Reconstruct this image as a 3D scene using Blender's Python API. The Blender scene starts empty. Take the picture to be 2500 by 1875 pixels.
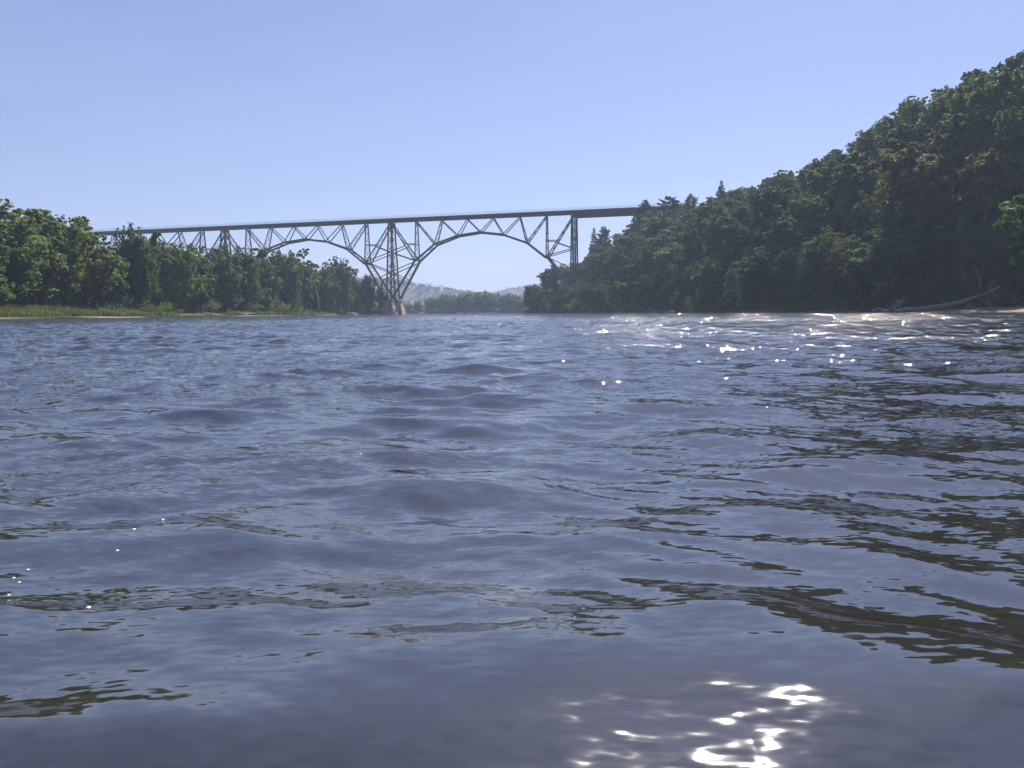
import bpy, math, random
import numpy as np
from mathutils import Matrix, Vector

# ------------------------------------------------------------------ camera, sky, sun, exposure
SC = bpy.context.scene
COL = SC.collection
FPX, CX, CY = 1890.0, 1250.0, 937.5          # focal length and centre, in photograph pixels
CAM_H, PITCH, ROLL = 0.5, math.radians(5.26), -0.007
cam_d = bpy.data.cameras.new('camera')
cam = bpy.data.objects.new('camera', cam_d); COL.objects.link(cam)
cam_d.sensor_width = 36.0; cam_d.lens = FPX/2500*36
cam_d.clip_start = 0.05; cam_d.clip_end = 12000
RM = Matrix.Rotation(math.pi/2-PITCH, 4, 'X') @ Matrix.Rotation(ROLL, 4, 'Z')
cam.matrix_world = Matrix.Translation((0, 0, CAM_H)) @ RM
SC.camera = cam
SUN_EL, SUN_AZ = math.radians(47), math.radians(21.5)      # azimuth clockwise from +Y
W = bpy.data.worlds.new('World'); SC.world = W; W.use_nodes = True
wn = W.node_tree.nodes; wl = W.node_tree.links
sky = wn.new('ShaderNodeTexSky'); sky.sky_type = 'NISHITA'; sky.sun_disc = False
sky.sun_elevation = SUN_EL; sky.sun_rotation = SUN_AZ
sky.altitude = 200; sky.air_density = 1.0; sky.dust_density = 0.35; sky.ozone_density = 3.0
tint = wn.new('ShaderNodeMix'); tint.data_type = 'RGBA'; tint.blend_type = 'MULTIPLY'
tint.inputs['Factor'].default_value = 1.0
tint.inputs['B'].default_value = (0.97, 0.89, 1.03, 1)
wl.new(sky.outputs[0], tint.inputs['A'])
bg = wn['Background']; bg.inputs['Strength'].default_value = 0.062
# faint high cloud and uneven haze
wtc = wn.new('ShaderNodeTexCoord'); wmp = wn.new('ShaderNodeMapping'); wmp.inputs['Scale'].default_value = (1.2, 1.2, 4.5); wmp.inputs['Rotation'].default_value = (0, .15, .4)
wl.new(wtc.outputs['Generated'], wmp.inputs['Vector'])
wnz = wn.new('ShaderNodeTexNoise'); wnz.inputs['Scale'].default_value = 2.2; wnz.inputs['Detail'].default_value = 7; wnz.inputs['Roughness'].default_value = .6
wl.new(wmp.outputs[0], wnz.inputs['Vector'])
wmr = wn.new('ShaderNodeMapRange'); wmr.inputs[1].default_value = .42; wmr.inputs[2].default_value = .75; wmr.inputs[3].default_value = .2; wmr.inputs[4].default_value = .5
wl.new(wnz.outputs['Fac'], wmr.inputs[0])
cmx = wn.new('ShaderNodeMix'); cmx.data_type = 'RGBA'; cmx.inputs['B'].default_value = (4.0, 4.8, 7.9, 1)
wl.new(wmr.outputs[0], cmx.inputs['Factor']); wl.new(tint.outputs['Result'], cmx.inputs['A'])
wl.new(cmx.outputs['Result'], bg.inputs['Color'])
sun_d = bpy.data.lights.new('sun', 'SUN'); sun_d.energy = 5.0; sun_d.angle = math.radians(0.53)
sun_d.color = (1.0, 0.95, 0.86)
sun = bpy.data.objects.new('sun', sun_d); COL.objects.link(sun)
SD = Vector((math.cos(SUN_EL)*math.sin(SUN_AZ), math.cos(SUN_EL)*math.cos(SUN_AZ), math.sin(SUN_EL)))
sun.rotation_euler = SD.to_track_quat('Z', 'Y').to_euler(); sun.location = (0, 0, 300)
SC.view_settings.view_transform = 'Standard'; SC.view_settings.look = 'None'
SC.view_settings.exposure = 0.85; SC.view_settings.gamma = 1.0
SC.render.engine = 'CYCLES'
SC.cycles.use_denoising = True
SC.cycles.max_bounces = 6; SC.cycles.transmission_bounces = 4; SC.cycles.transparent_max_bounces = 6
SC.cycles.volume_bounces = 0; SC.cycles.diffuse_bounces = 2; SC.cycles.glossy_bounces = 3; SC.cycles.caustics_reflective = False; SC.cycles.caustics_refractive = False
SC.cycles.sample_clamp_indirect = 6.0

# ------------------------------------------------------------------ helpers
rng = np.random.default_rng(7); random.seed(7)
def unproj(px, py, Y):
    d = RM.to_3x3() @ Vector(((px-CX)/FPX, -(py-CY)/FPX, -1))
    t = Y/d.y
    return Vector((d.x*t, Y, CAM_H+d.z*t))
def proj(p):
    q = cam.matrix_world.inverted() @ Vector(p)
    return (CX+q.x/-q.z*FPX, CY-q.y/-q.z*FPX)
def mesh_np(name, v, f, mat=None, smooth=False):
    v = np.asarray(v, np.float32).reshape(-1, 3); f = np.asarray(f, np.int32)
    m = bpy.data.meshes.new(name); k = f.shape[1]
    m.vertices.add(len(v)); m.vertices.foreach_set('co', v.ravel())
    m.loops.add(f.size); m.loops.foreach_set('vertex_index', f.ravel())
    m.polygons.add(len(f)); m.polygons.foreach_set('loop_start', np.arange(0, f.size, k, dtype=np.int32))
    m.update(calc_edges=True)
    if smooth: m.polygons.foreach_set('use_smooth', np.ones(len(f), bool))
    if mat: m.materials.append(mat)
    return m
def obj(name, mesh, parent=None, loc=(0, 0, 0)):
    o = bpy.data.objects.new(name, mesh); COL.objects.link(o)
    if parent is not None: o.parent = parent
    o.location = loc
    return o
def tag(o, label=None, cat=None, group=None, kind=None):
    if label: o['label'] = label
    if cat: o['category'] = cat
    if group: o['group'] = group
    if kind: o['kind'] = kind
    return o
class MB:                                  # gathers quads, then becomes ONE mesh object
    def __init__(s): s.v = []; s.f = []; s.n = 0
    def add(s, v, f):
        v = np.asarray(v, float).reshape(-1, 3); s.v.append(v); s.f.append(np.asarray(f, int)+s.n); s.n += len(v)
    def beam(s, p, q, w, h, up=(0, 0, 1)):
        p, q = np.array(p, float), np.array(q, float); d = q-p; d /= np.linalg.norm(d)
        u = np.array(up, float)
        if abs(d@u) > .97: u = np.array((0, 1., 0))
        a = np.cross(d, u); a /= np.linalg.norm(a); b = np.cross(a, d)
        vs = [e+sx*a*w/2+sy*b*h/2 for e in (p, q) for sx, sy in ((-1, -1), (1, -1), (1, 1), (-1, 1))]
        s.add(vs, [(3, 2, 1, 0), (4, 5, 6, 7), (0, 1, 5, 4), (1, 2, 6, 5), (2, 3, 7, 6), (3, 0, 4, 7)])
    def tube(s, pts, rad, n=7):
        pts = np.asarray(pts, float); m = len(pts); vs = []
        for i in range(m):
            d = pts[min(i+1, m-1)]-pts[max(i-1, 0)]; d /= np.linalg.norm(d)+1e-9
            u = np.array((1., 0, 0)) if abs(d[0]) < .8 else np.array((0, 1., 0))
            a = np.cross(d, u); a /= np.linalg.norm(a); b = np.cross(d, a)
            for k in range(n):
                t = 2*math.pi*k/n; vs.append(pts[i]+rad[i]*(a*math.cos(t)+b*math.sin(t)))
        f = [(i*n+k, i*n+(k+1) % n, (i+1)*n+(k+1) % n, (i+1)*n+k) for i in range(m-1) for k in range(n)]
        s.add(vs, f)
        c = s.n; s.add([pts[-1]], np.zeros((0, 4), int))
        e = c-n
        s.f.append(np.array([(e+k, e+(k+1) % n, c, c) for k in range(n)]))
    def mesh(s, name, mat, smooth=False):
        f = np.concatenate([x.reshape(-1, 4) for x in s.f])
        m = bpy.data.meshes.new(name)
        faces = [tuple(int(i) for i in (x if x[2] != x[3] else x[:3])) for x in f]
        m.from_pydata([tuple(x) for x in np.concatenate(s.v)], [], faces); m.update()
        if smooth: m.polygons.foreach_set('use_smooth', np.ones(len(faces), bool))
        m.materials.append(mat); return m
    def build(s, name, mat, parent=None, smooth=False):
        return obj(name, s.mesh(name, mat, smooth), parent)

# value noise for heights
_P = np.random.default_rng(3).random((256, 256))
def vnoise(x, y, s):
    x = np.asarray(x, float)/s; y = np.asarray(y, float)/s
    xi = np.floor(x).astype(int); yi = np.floor(y).astype(int); fx = x-xi; fy = y-yi
    fx = fx*fx*(3-2*fx); fy = fy*fy*(3-2*fy)
    g = lambda a, b: _P[a & 255, b & 255]
    return (g(xi, yi)*(1-fx)+g(xi+1, yi)*fx)*(1-fy)+(g(xi, yi+1)*(1-fx)+g(xi+1, yi+1)*fx)*fy-.5
def sstep(a, b, x):
    t = np.clip((x-a)/(b-a), 0, 1); return t*t*(3-2*t)

# ------------------------------------------------------------------ materials
def new_mat(name):
    m = bpy.data.materials.new(name); m.use_nodes = True
    nt = m.node_tree; return m, nt.nodes, nt.links, nt.nodes['Principled BSDF']
def noise_mat(name, c1, c2, scale=3.0, rough=.8, bump=0.0, detail=6, coord='Object'):
    m, n, l, b = new_mat(name)
    tc = n.new('ShaderNodeTexCoord'); t = n.new('ShaderNodeTexNoise')
    t.inputs['Scale'].default_value = scale; t.inputs['Detail'].default_value = detail
    l.new(tc.outputs[coord], t.inputs['Vector'])
    r = n.new('ShaderNodeValToRGB'); r.color_ramp.elements[0].position = .32; r.color_ramp.elements[1].position = .68
    r.color_ramp.elements[0].color = (*c1, 1); r.color_ramp.elements[1].color = (*c2, 1)
    l.new(t.outputs['Fac'], r.inputs['Fac']); l.new(r.outputs['Color'], b.inputs['Base Color'])
    b.inputs['Roughness'].default_value = rough
    if bump:
        bp = n.new('ShaderNodeBump'); bp.inputs['Strength'].default_value = bump
        l.new(t.outputs['Fac'], bp.inputs['Height']); l.new(bp.outputs[0], b.inputs['Normal'])
    return m
def leaf_mat(name, scale=.35, trans=.52, thue=(1.05, 1.15, .65)):
    m, n, l, b = new_mat(name)
    oi = n.new('ShaderNodeObjectInfo'); geo = n.new('ShaderNodeNewGeometry')
    t = n.new('ShaderNodeTexNoise'); t.inputs['Scale'].default_value = scale; t.inputs['Detail'].default_value = 3
    l.new(geo.outputs['Position'], t.inputs['Vector'])
    mr = n.new('ShaderNodeMapRange'); mr.inputs[1].default_value = .3; mr.inputs[2].default_value = .7
    mr.inputs[3].default_value = .7; mr.inputs[4].default_value = 1.3
    l.new(t.outputs['Fac'], mr.inputs[0])
    ri = n.new('ShaderNodeMapRange'); ri.inputs[3].default_value = .65; ri.inputs[4].default_value = 1.35
    l.new(geo.outputs['Random Per Island'], ri.inputs[0])
    mu = n.new('ShaderNodeMath'); mu.operation = 'MULTIPLY'
    l.new(mr.outputs[0], mu.inputs[0]); l.new(ri.outputs[0], mu.inputs[1])
    mx = n.new('ShaderNodeVectorMath'); mx.operation = 'SCALE'
    l.new(oi.outputs['Color'], mx.inputs[0]); l.new(mu.outputs[0], mx.inputs['Scale'])
    l.new(mx.outputs[0], b.inputs['Base Color'])
    b.inputs['Roughness'].default_value = .6; b.inputs['Specular IOR Level'].default_value = .12
    tr = n.new('ShaderNodeBsdfTranslucent')
    hs = n.new('ShaderNodeVectorMath'); hs.operation = 'MULTIPLY'; hs.inputs[1].default_value = thue
    l.new(mx.outputs[0], hs.inputs[0]); l.new(hs.outputs[0], tr.inputs['Color'])
    ms = n.new('ShaderNodeMixShader'); ms.inputs[0].default_value = trans
    l.new(b.outputs[0], ms.inputs[1]); l.new(tr.outputs[0], ms.inputs[2])
    l.new(ms.outputs[0], n['Material Output'].inputs['Surface'])
    return m
M_leaf = leaf_mat('leaves'); M_needle = leaf_mat('needles', .5, .15); M_grass = leaf_mat('grass_blades', .15, .5, (1.05, 1.08, .8))
M_bark = noise_mat('bark', (.045, .036, .028), (.12, .10, .08), 4, .9, .4)
M_pale = noise_mat('weathered_wood', (.24, .22, .20), (.46, .43, .39), 3, .85, .3)
M_log = noise_mat('grey_log_wood', (.10, .095, .09), (.24, .225, .21), 3, .85, .3)
M_steel = noise_mat('bridge_steel', (.003, .004, .008), (.010, .010, .014), .5, .85)
M_rail = noise_mat('railing_steel', (.10, .10, .11), (.18, .18, .19), 1, .6)
M_stone = noise_mat('pier_masonry', (.22, .18, .14), (.5, .43, .34), .7, .9, .3)
M_conc = noise_mat('abutment_concrete', (.25, .24, .22), (.36, .34, .31), .6, .9)
M_rock = noise_mat('boulder_stone', (.04, .04, .035), (.10, .095, .085), 1.5, .9, .4)
M_foam = noise_mat('foam', (.7, .72, .74), (.85, .86, .88), 40, .35)

# ------------------------------------------------------------------ terrain
RS = np.array([(-400, 150), (-50, 112), (60, 98), (131, 87), (170, 77), (240, 57), (310, 41), (380, 26), (430, 12), (452, 7),
               (478, 6), (502, 18), (540, 70), (600, 170), (900, 280), (1500, 420), (5000, 900)], float)
LS = np.array([(-400, -120), (60, -92), (130, -86), (220, -90), (300, -87.5), (380, -84), (430, -79), (462, -66), (474, -70),
               (490, -95), (520, -140), (700, -330), (5000, -2500)], float)
def XR(Y): return np.interp(Y, RS[:, 0], RS[:, 1])
def XL(Y): return np.interp(Y, LS[:, 0], LS[:, 1])
def dR(X, Y):
    g = (XR(Y+4)-XR(Y-4))/8; w = vnoise(X*.3, Y, 14)*2.5
    return (X-XR(Y))/np.sqrt(1+g*g)+w*sstep(-4, 4, X-XR(Y)+2)
def dL(X, Y):
    g = (XL(Y+4)-XL(Y-4))/8
    return (XL(Y)-X)/np.sqrt(1+g*g)+vnoise(X*.3, Y+300, 12)*2.0
def ground_z(X, Y):
    X = np.asarray(X, float); Y = np.asarray(Y, float)
    r = dR(X, Y); l = dL(X, Y)
    off = 6*(1-sstep(138, 165, Y))
    Ht = 62-13*sstep(200, 430, Y)-20*sstep(470, 800, Y)
    t = np.clip((r-3-off)/76, 0, 1)
    zr = np.where(r < 3+off, .13*r, .13*(3+off)+Ht*(.55*t+.45*np.sin(t*math.pi/2)))+np.where(r > 5, vnoise(X, Y, 18)*3*sstep(5, 20, r-off), 0)
    zl = np.where(l < 3, .13*l, .39+1.9*sstep(3, 16, l)+.8*sstep(16, 40, l))+52*sstep(200, 290, l)*sstep(250, 420, Y)
    far = 2.2*sstep(733, 752, Y)
    z = np.maximum(np.maximum(zr, zl), -2.5)
    return np.where(Y > 725, np.maximum(z, -2.5+far*2.2), z)
def axis(a, b, step, far, n):
    t = np.linspace(0, 1, n+1)[1:]; core = np.arange(a, b+.1, step)
    lo = a-(t**2.2)*(a-far[0]); hi = b+(t**2.2)*(far[1]-b)
    return np.concatenate([lo[::-1], core, hi])
gx = axis(-130, 220, 2.2, (-3500, 3500), 46); gy = axis(60, 620, 3.2, (-350, 4300), 50)
GX, GY = np.meshgrid(gx, gy); GZ = ground_z(GX, GY)
nx, ny = len(gx), len(gy)
idx = np.arange(nx*ny).reshape(ny, nx)
quads = np.stack([idx[:-1, :-1], idx[:-1, 1:], idx[1:, 1:], idx[1:, :-1]], -1).reshape(-1, 4)
def ground_mat():
    m, n, l, b = new_mat('riverbank_ground')
    at = n.new('ShaderNodeAttribute'); at.attribute_name = 'cover'
    sp = n.new('ShaderNodeSeparateColor'); l.new(at.outputs['Color'], sp.inputs[0])
    geo = n.new('ShaderNodeNewGeometry')
    def nz(s, c1, c2):
        t = n.new('ShaderNodeTexNoise'); t.inputs['Scale'].default_value = s; t.inputs['Detail'].default_value = 8
        l.new(geo.outputs['Position'], t.inputs['Vector'])
        r = n.new('ShaderNodeValToRGB'); r.color_ramp.elements[0].position = .35; r.color_ramp.elements[1].position = .65
        r.color_ramp.elements[0].color = (*c1, 1); r.color_ramp.elements[1].color = (*c2, 1)
        l.new(t.outputs['Fac'], r.inputs[0]); return r.outputs[0]
    soil = nz(.25, (.022, .02, .012), (.045, .05, .02)); sand = nz(.6, (.22, .18, .13), (.36, .30, .23)); gr = nz(.3, (.09, .10, .045), (.14, .14, .07))
    m1 = n.new('ShaderNodeMix'); m1.data_type = 'RGBA'; l.new(sp.outputs[1], m1.inputs['Factor']); l.new(soil, m1.inputs['A']); l.new(gr, m1.inputs['B'])
    m2 = n.new('ShaderNodeMix'); m2.data_type = 'RGBA'; l.new(sp.outputs[0], m2.inputs['Factor']); l.new(m1.outputs['Result'], m2.inputs['A']); l.new(sand, m2.inputs['B'])
    l.new(m2.outputs['Result'], b.inputs['Base Color']); b.inputs['Roughness'].default_value = .95; b.inputs['Specular IOR Level'].default_value = 0.0
    return m
gm = mesh_np('ground', np.stack([GX, GY, GZ], -1), quads, ground_mat(), True)
gl = dL(GX, GY); gr_ = dR(GX, GY)
sand = sstep(-1, .3, gl)*(1-sstep(1.4, 2.4, gl))*np.clip(.25+.75*(GY < 190)+2.2*vnoise(GX, GY, 22), 0, 1)*(GY < 440)
sand = np.maximum(sand, sstep(-1, .5, gr_)*(1-sstep(7.5, 9.5, gr_))*(1-sstep(140, 156, GY)))
sand = np.maximum(sand, .45*sstep(-1, .5, gr_)*(1-sstep(1.2, 2.2, gr_))*(1-sstep(180, 200, GY)))
grass = sstep(2.5, 4, gl)*(1-sstep(20, 30, gl))*(GY < 480)
ca = gm.color_attributes.new('cover', 'FLOAT_COLOR', 'POINT')
ca.data.foreach_set('color', np.stack([sand, grass, 0*sand, 0*sand+1], -1).astype(np.float32).ravel())
tag(obj('ground', gm), kind='structure')

# ------------------------------------------------------------------ river surface: a sheet whose waves are real geometry
wr = np.random.default_rng(21)
NW = 190
lam = np.exp(wr.uniform(math.log(.03), math.log(3.0), NW)); lam.sort()
main_dir = math.radians(252)               # waves run towards the viewer and a little to the left
th = main_dir+wr.normal(0, .7, NW)
K = 2*math.pi/lam; KX = K*np.cos(th); KY = K*np.sin(th); PH = wr.uniform(0, 2*math.pi, NW)
shape = np.exp(-((np.log(lam)-math.log(.42))/1.02)**2)
slope = .182*shape/np.sqrt((shape**2).sum()/2)
AMP = slope/K
def waves(X, Y, sp):
    """displaced surface at rest points X, Y; sp = local mesh spacing (short waves fade out where the mesh cannot carry them)"""
    X = X.astype(np.float32); Y = Y.astype(np.float32); sp = sp.astype(np.float32)
    dx = np.zeros_like(X); dy = np.zeros_like(X); dz = np.zeros_like(X)
    gust = np.clip(1+.9*vnoise(X, Y*.6, 9)+.7*vnoise(X+50, Y, 3.3), .35, 1.9).astype(np.float32); paw = (.4+1.6*sstep(-.08, .22, vnoise(X+20, Y*.7+9, 2.1)+.6*vnoise(X, Y, .8))).astype(np.float32)
    for i in range(NW):
        w = np.clip((lam[i]/sp-2.2)/2.5, 0, 1)
        if not w.any(): continue
        p = np.float32(KX[i])*X+np.float32(KY[i])*Y+np.float32(PH[i]); s = np.sin(p); c = np.cos(p)
        g = paw if lam[i] < .13 else (gust if lam[i] < 1.0 else 1)
        a = AMP[i]*w*g
        dz += a*c; q = .8*a
        dx -= q*s*KX[i]/K[i]; dy -= q*s*KY[i]/K[i]
    # one broad swell rolling past close to the viewer
    yc = .87+.06*np.sin(2.3*X+.6)-.16*np.clip(X-.25, 0, 1)
    dz += .07*np.exp(-((Y-yc)/np.where(Y < yc, .19, .26))**2/2*1.0)*np.exp(-((X+.1)/1.1)**4)
    return X+dx, Y+dy, dz
r = [.25]
while r[-1] < 620:
    q = r[-1]; r.append(q+min(max(q*q/(.5*1150), .0045), (.0042 if q < 40 else .0028 if q < 210 else .0115)*q))
while r[-1] < 3200: r.append(r[-1]*1.05)
r = np.array(r)
ac = np.linspace(-39, 39, 1000); ang = np.radians(np.concatenate([np.linspace(-180, -39, 60)[:-1], ac, np.linspace(39, 180, 60)[1:]]))
RR, AA = np.meshgrid(r, ang, indexing='ij')
WX = RR*np.sin(AA); WY = RR*np.cos(AA)
spc = np.maximum(np.gradient(r)[:, None]*np.ones_like(AA), RR*np.gradient(ang)[None, :])
PX, PY, PZ = waves(WX.ravel(), WY.ravel(), spc.ravel())
nr, na = RR.shape
wi = np.arange(nr*na).reshape(nr, na)
wq = np.stack([wi[:-1, :-1], wi[1:, :-1], wi[1:, 1:], wi[:-1, 1:]], -1).reshape(-1, 4)
def water_mat():
    m, n, l, b = new_mat('river_water')
    b.inputs['Base Color'].default_value = (.0175, .016, .012, 1)
    b.inputs['Roughness'].default_value = .042; b.inputs['IOR'].default_value = 2.6
    geo = n.new('ShaderNodeNewGeometry')
    at = n.new('ShaderNodeAttribute'); at.attribute_name = 'ripple'
    mp = n.new('ShaderNodeMapping'); mp.inputs['Rotation'].default_value = (0, 0, .3); mp.inputs['Scale'].default_value = (.4, 1, 1)
    l.new(geo.outputs['Position'], mp.inputs['Vector'])
    def nz(s, d, out='Fac'):
        t = n.new('ShaderNodeTexNoise'); t.inputs['Scale'].default_value = s; t.inputs['Detail'].default_value = d
        l.new(mp.outputs[0], t.inputs['Vector']); return t.outputs[out]
    def vm(op, a, b_, third=None):
        v = n.new('ShaderNodeVectorMath'); v.operation = op
        for k, x in enumerate((a, b_)):
            if x is None: continue
            if isinstance(x, tuple): v.inputs[k].default_value = x
            else: l.new(x, v.inputs[k])
        if third is not None:
            if isinstance(third, float): v.inputs['Scale'].default_value = third
            else: l.new(third, v.inputs['Scale'])
        return v.outputs[0]
    patch = n.new('ShaderNodeMapRange'); patch.inputs[1].default_value = .46; patch.inputs[2].default_value = .66
    patch.inputs[3].default_value = .25; patch.inputs[4].default_value = 1.0
    l.new(nz(.5, 3), patch.inputs[0])
    def layer(scale, det, gain):                       # ripples finer than the mesh, as slopes
        return vm('SCALE', vm('MULTIPLY', vm('SUBTRACT', nz(scale, det, 'Color'), (.5, .5, .5)), (1, 1, 0)), None, gain)
    unres = vm('SCALE', vm('ADD', layer(1.6, 1, 5.0), layer(5.5, 1, 6.0)), None, at.outputs['Fac'])
    lod = n.new('ShaderNodeMapRange'); lod.inputs[1].default_value = .0; lod.inputs[2].default_value = .10; lod.inputs[3].default_value = .42; lod.inputs[4].default_value = 1.0
    l.new(at.outputs['Fac'], lod.inputs[0])
    pl = n.new('ShaderNodeMath'); pl.operation = 'MULTIPLY'; l.new(lod.outputs[0], pl.inputs[0]); l.new(patch.outputs[0], pl.inputs[1])
    fine = vm('SCALE', vm('ADD', layer(16, 1, 1.7), layer(64, 1, 2.2)), None, pl.outputs[0])
    nrm = vm('NORMALIZE', vm('ADD', geo.outputs['Normal'], vm('ADD', unres, fine)), None)
    l.new(nrm, b.inputs['Normal'])
    return m
def missing_slope(sp):
    out = np.zeros_like(sp)
    for i in range(NW):
        w = np.clip((lam[i]/sp-2.2)/2.5, 0, 1); out += .5*slope[i]**2*(1-w*w)
    return np.sqrt(out)
wm = mesh_np('river_water', np.stack([PX, PY, PZ], -1), wq, water_mat(), True)
wm.attributes.new('ripple', 'FLOAT', 'POINT').data.foreach_set('value', missing_slope(spc.ravel()).astype(np.float32))
tag(obj('river_water', wm), kind='structure')
def water_z(x, y):
    X = np.array([x]); Y = np.array([y]); return float(waves(X, Y, np.array([.006]))[2][0])

# ------------------------------------------------------------------ railway bridge
AX, AY = -69.7, 459.0; BA = math.atan2(.0453, .2292); PAN = 15.3
bc, bs = math.cos(BA), math.sin(BA)
def deck_z(s): return 55.5+.19*s
def BP(s, z, side=0.0, w=None):
    """bridge coordinates: s panels along, z height, side -1 near plane / +1 far plane; the planes spread downwards"""
    hw = (1.9+.125*max(0, deck_z(s)-2.5-z)) if w is None else w
    return np.array((AX+bc*PAN*s+bs*hw*side, AY-bs*PAN*s+bc*hw*side, z))
bridge = bpy.data.objects.new('railway_bridge', None); COL.objects.link(bridge)
bridge.location = (0, 0, 0)
tag(bridge, 'long dark steel arch railway bridge on trestle legs high over the river', 'bridge')
S0, S1, SEND = -21.0, 7.0, 10.2
def deck_bar(name, s0, s1, w, ztop, depth, mat, part_side=0, off=0):
    mb = MB(); n = max(1, int(round((s1-s0))))
    for i in range(n):
        a = s0+(s1-s0)*i/n; b = s0+(s1-s0)*(i+1)/n
        mb.beam(BP(a, deck_z(a)+ztop-depth/2, part_side, off), BP(b, deck_z(b)+ztop-depth/2, part_side, off), w, depth)
    return mb.build(name, mat, bridge)
deck_bar('track_deck', S0, SEND, 5.4, 0, .55, M_steel)
for side in (-1, 1):
    deck_bar('top_girder', S0, S1, .7, -.56, 1.5, M_steel, side, 2.0)
    deck_bar('plate_girder', S1+.02, SEND, .6, -.56, 3.4, M_steel, side, 2.0)
for side in (-1, 1):
    mb = MB(); s = S0
    while s < SEND:
        p = BP(s, deck_z(s), side, 2.6); mb.beam(p, p+np.array((0, 0, 1.45)), .09, .09); s += 1.25/PAN
    for hz in (.75, 1.42):
        for i in range(int(SEND-S0)):
            mb.beam(BP(S0+i, deck_z(S0+i)+hz, side, 2.6), BP(S0+i+1, deck_z(S0+i+1)+hz, side, 2.6), .06, .06)
    mb.build('railing', M_rail, bridge)
NODES = {1: (1.0, 30.6), 2: (1.74, 39.9), 3: (2.63, 44.6), 4: (3.5, 46.3), 5: (4.37, 44.6), 6: (5.26, 39.7), 7: (6.0, 30.8)}
def lace(mb, a0, a1, b0, b1, n, w=.16):
    """thin X lacing between the lines a0-a1 and b0-b1"""
    for i in range(n):
        t, u = i/n, (i+1)/n
        mb.beam(a0+(a1-a0)*t, b0+(b1-b0)*u, w, w); mb.beam(b0+(b1-b0)*t, a0+(a1-a0)*u, w, w)
        mb.beam(a0+(a1-a0)*u, b0+(b1-b0)*u, w*1.1, w*1.1)
def span(base):
    def P(k, sd): s, z = NODES[k]; return BP(base+s, z+.19*base, sd)
    def T(k, sd): return BP(base+k, deck_z(base+k)-2.2, sd)
    for sd in (-1, 1):
        mb = MB()
        for k in range(1, 7): mb.beam(P(k, sd), P(k+1, sd), .7, 1.0)
        mb.build('arch_chord', M_steel, bridge)
    mb = MB()
    for k in range(1, 7): lace(mb, P(k, -1), P(k+1, -1), P(k, 1), P(k+1, 1), 2, .2)
    mb.build('arch_bracing', M_steel, bridge)
    for k, tops in ((1, (0, 1)), (2, (1, 2)), (3, (2, 3)), (4, (3, 4)), (5, (4, 5)), (6, (5, 6)), (7, (6, 7))):
        for t in tops:
            vertical = (k, t) in ((1, 1), (7, 6))
            wd = .6 if t in (0, 7) or vertical else .46
            for sd in (-1, 1):
                mb = MB(); mb.beam(P(k, sd), T(t, sd), wd, wd)
                mb.build('web_post' if vertical else 'web_diagonal', M_steel, bridge)
            L = deck_z(base+t)-P(k, 1)[2]
            if vertical or t in (0, 7) or k in (2, 6):
                mb = MB(); lace(mb, P(k, -1), T(t, -1), P(k, 1), T(t, 1), max(2, int(L/4.2)), .2)
                mb.build('cross_lacing', M_steel, bridge)
FOOT = 8.6
def tower(s, zf, left, right):
    """pier tower at panel point s: twin posts per plane, plus the arch legs coming down from both spans"""
    e = .09
    for sd in (-1, 1):
        for q in (-1, 1):
            mb = MB(); mb.beam(BP(s+q*e, zf, sd), BP(s+q*e*.9, deck_z(s)-2.2, sd), .75, .75); mb.build('tower_post', M_steel, bridge)
        mb = MB(); lace(mb, BP(s-e, zf, sd), BP(s-e, deck_z(s)-2.3, sd), BP(s+e, zf, sd), BP(s+e, deck_z(s)-2.3, sd), 13, .2)
        mb.build('tower_lacing', M_steel, bridge)
    mb = MB(); lace(mb, BP(s, zf, -1), BP(s, deck_z(s)-2.3, -1), BP(s, zf, 1), BP(s, deck_z(s)-2.3, 1), 9, .26)
    for z in np.linspace(zf+4, 50, 6):
        mb.beam(BP(s-e, z, -1), BP(s-e, z, 1), .25, .25)
    mb.build('tower_cross_bracing', M_steel, bridge)
    mb = MB(); mb.beam(BP(s, zf-.2, -1), BP(s, zf-.2, 1), 1.3, .7); mb.build('tower_sill', M_steel, bridge)
    for dirn, on in ((-1, left), (1, right)):
        if not on: continue
        kk = (s+dirn)
        zb = 30.7+.19*s
        leg = lambda f, sd: BP(s+dirn*(.13+.87*f), zf+.6+(zb-zf-.6)*f, sd)
        for sd in (-1, 1):
            mb = MB(); mb.beam(leg(0, sd), leg(1, sd), .95, 1.05); mb.build('arch_leg', M_steel, bridge)
        mb = MB(); lace(mb, leg(0, -1), leg(1, -1), leg(0, 1), leg(1, 1), 4, .18); mb.build('leg_lacing', M_steel, bridge)
        for sd in (-1, 1):
            dg = lambda z: BP(s+dirn*(deck_z(s)-2.2-z)/(deck_z(s)-2.2-zb), z, sd)    # on the diagonal from tower top to arch springing
            mb = MB(); mb.beam(dg(40.6), BP(kk, 40.6, sd), .42, .42)
            mb.beam(dg(39.6), BP(s, 36.0, sd), .45, .45); mb.beam(BP(s, 36.0, sd), BP(kk, zb, sd), .45, .45)
            mb.beam(BP(kk, zb-.4, sd), BP(s, 24.2, sd), .45, .45)
            f = (20.0-zf-.6)/(zb-zf-.6)
            if f > .05: mb.beam(BP(s, 24.2, sd), leg(f, sd), .42, .42)
            mb.build('longitudinal_brace', M_steel, bridge)
for base in (0, -7, -14): span(base)
tower(0, FOOT, True, True); tower(-7, FOOT, True, True); tower(-14, FOOT, True, True); tower(7, 15.0, True, False)
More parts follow.
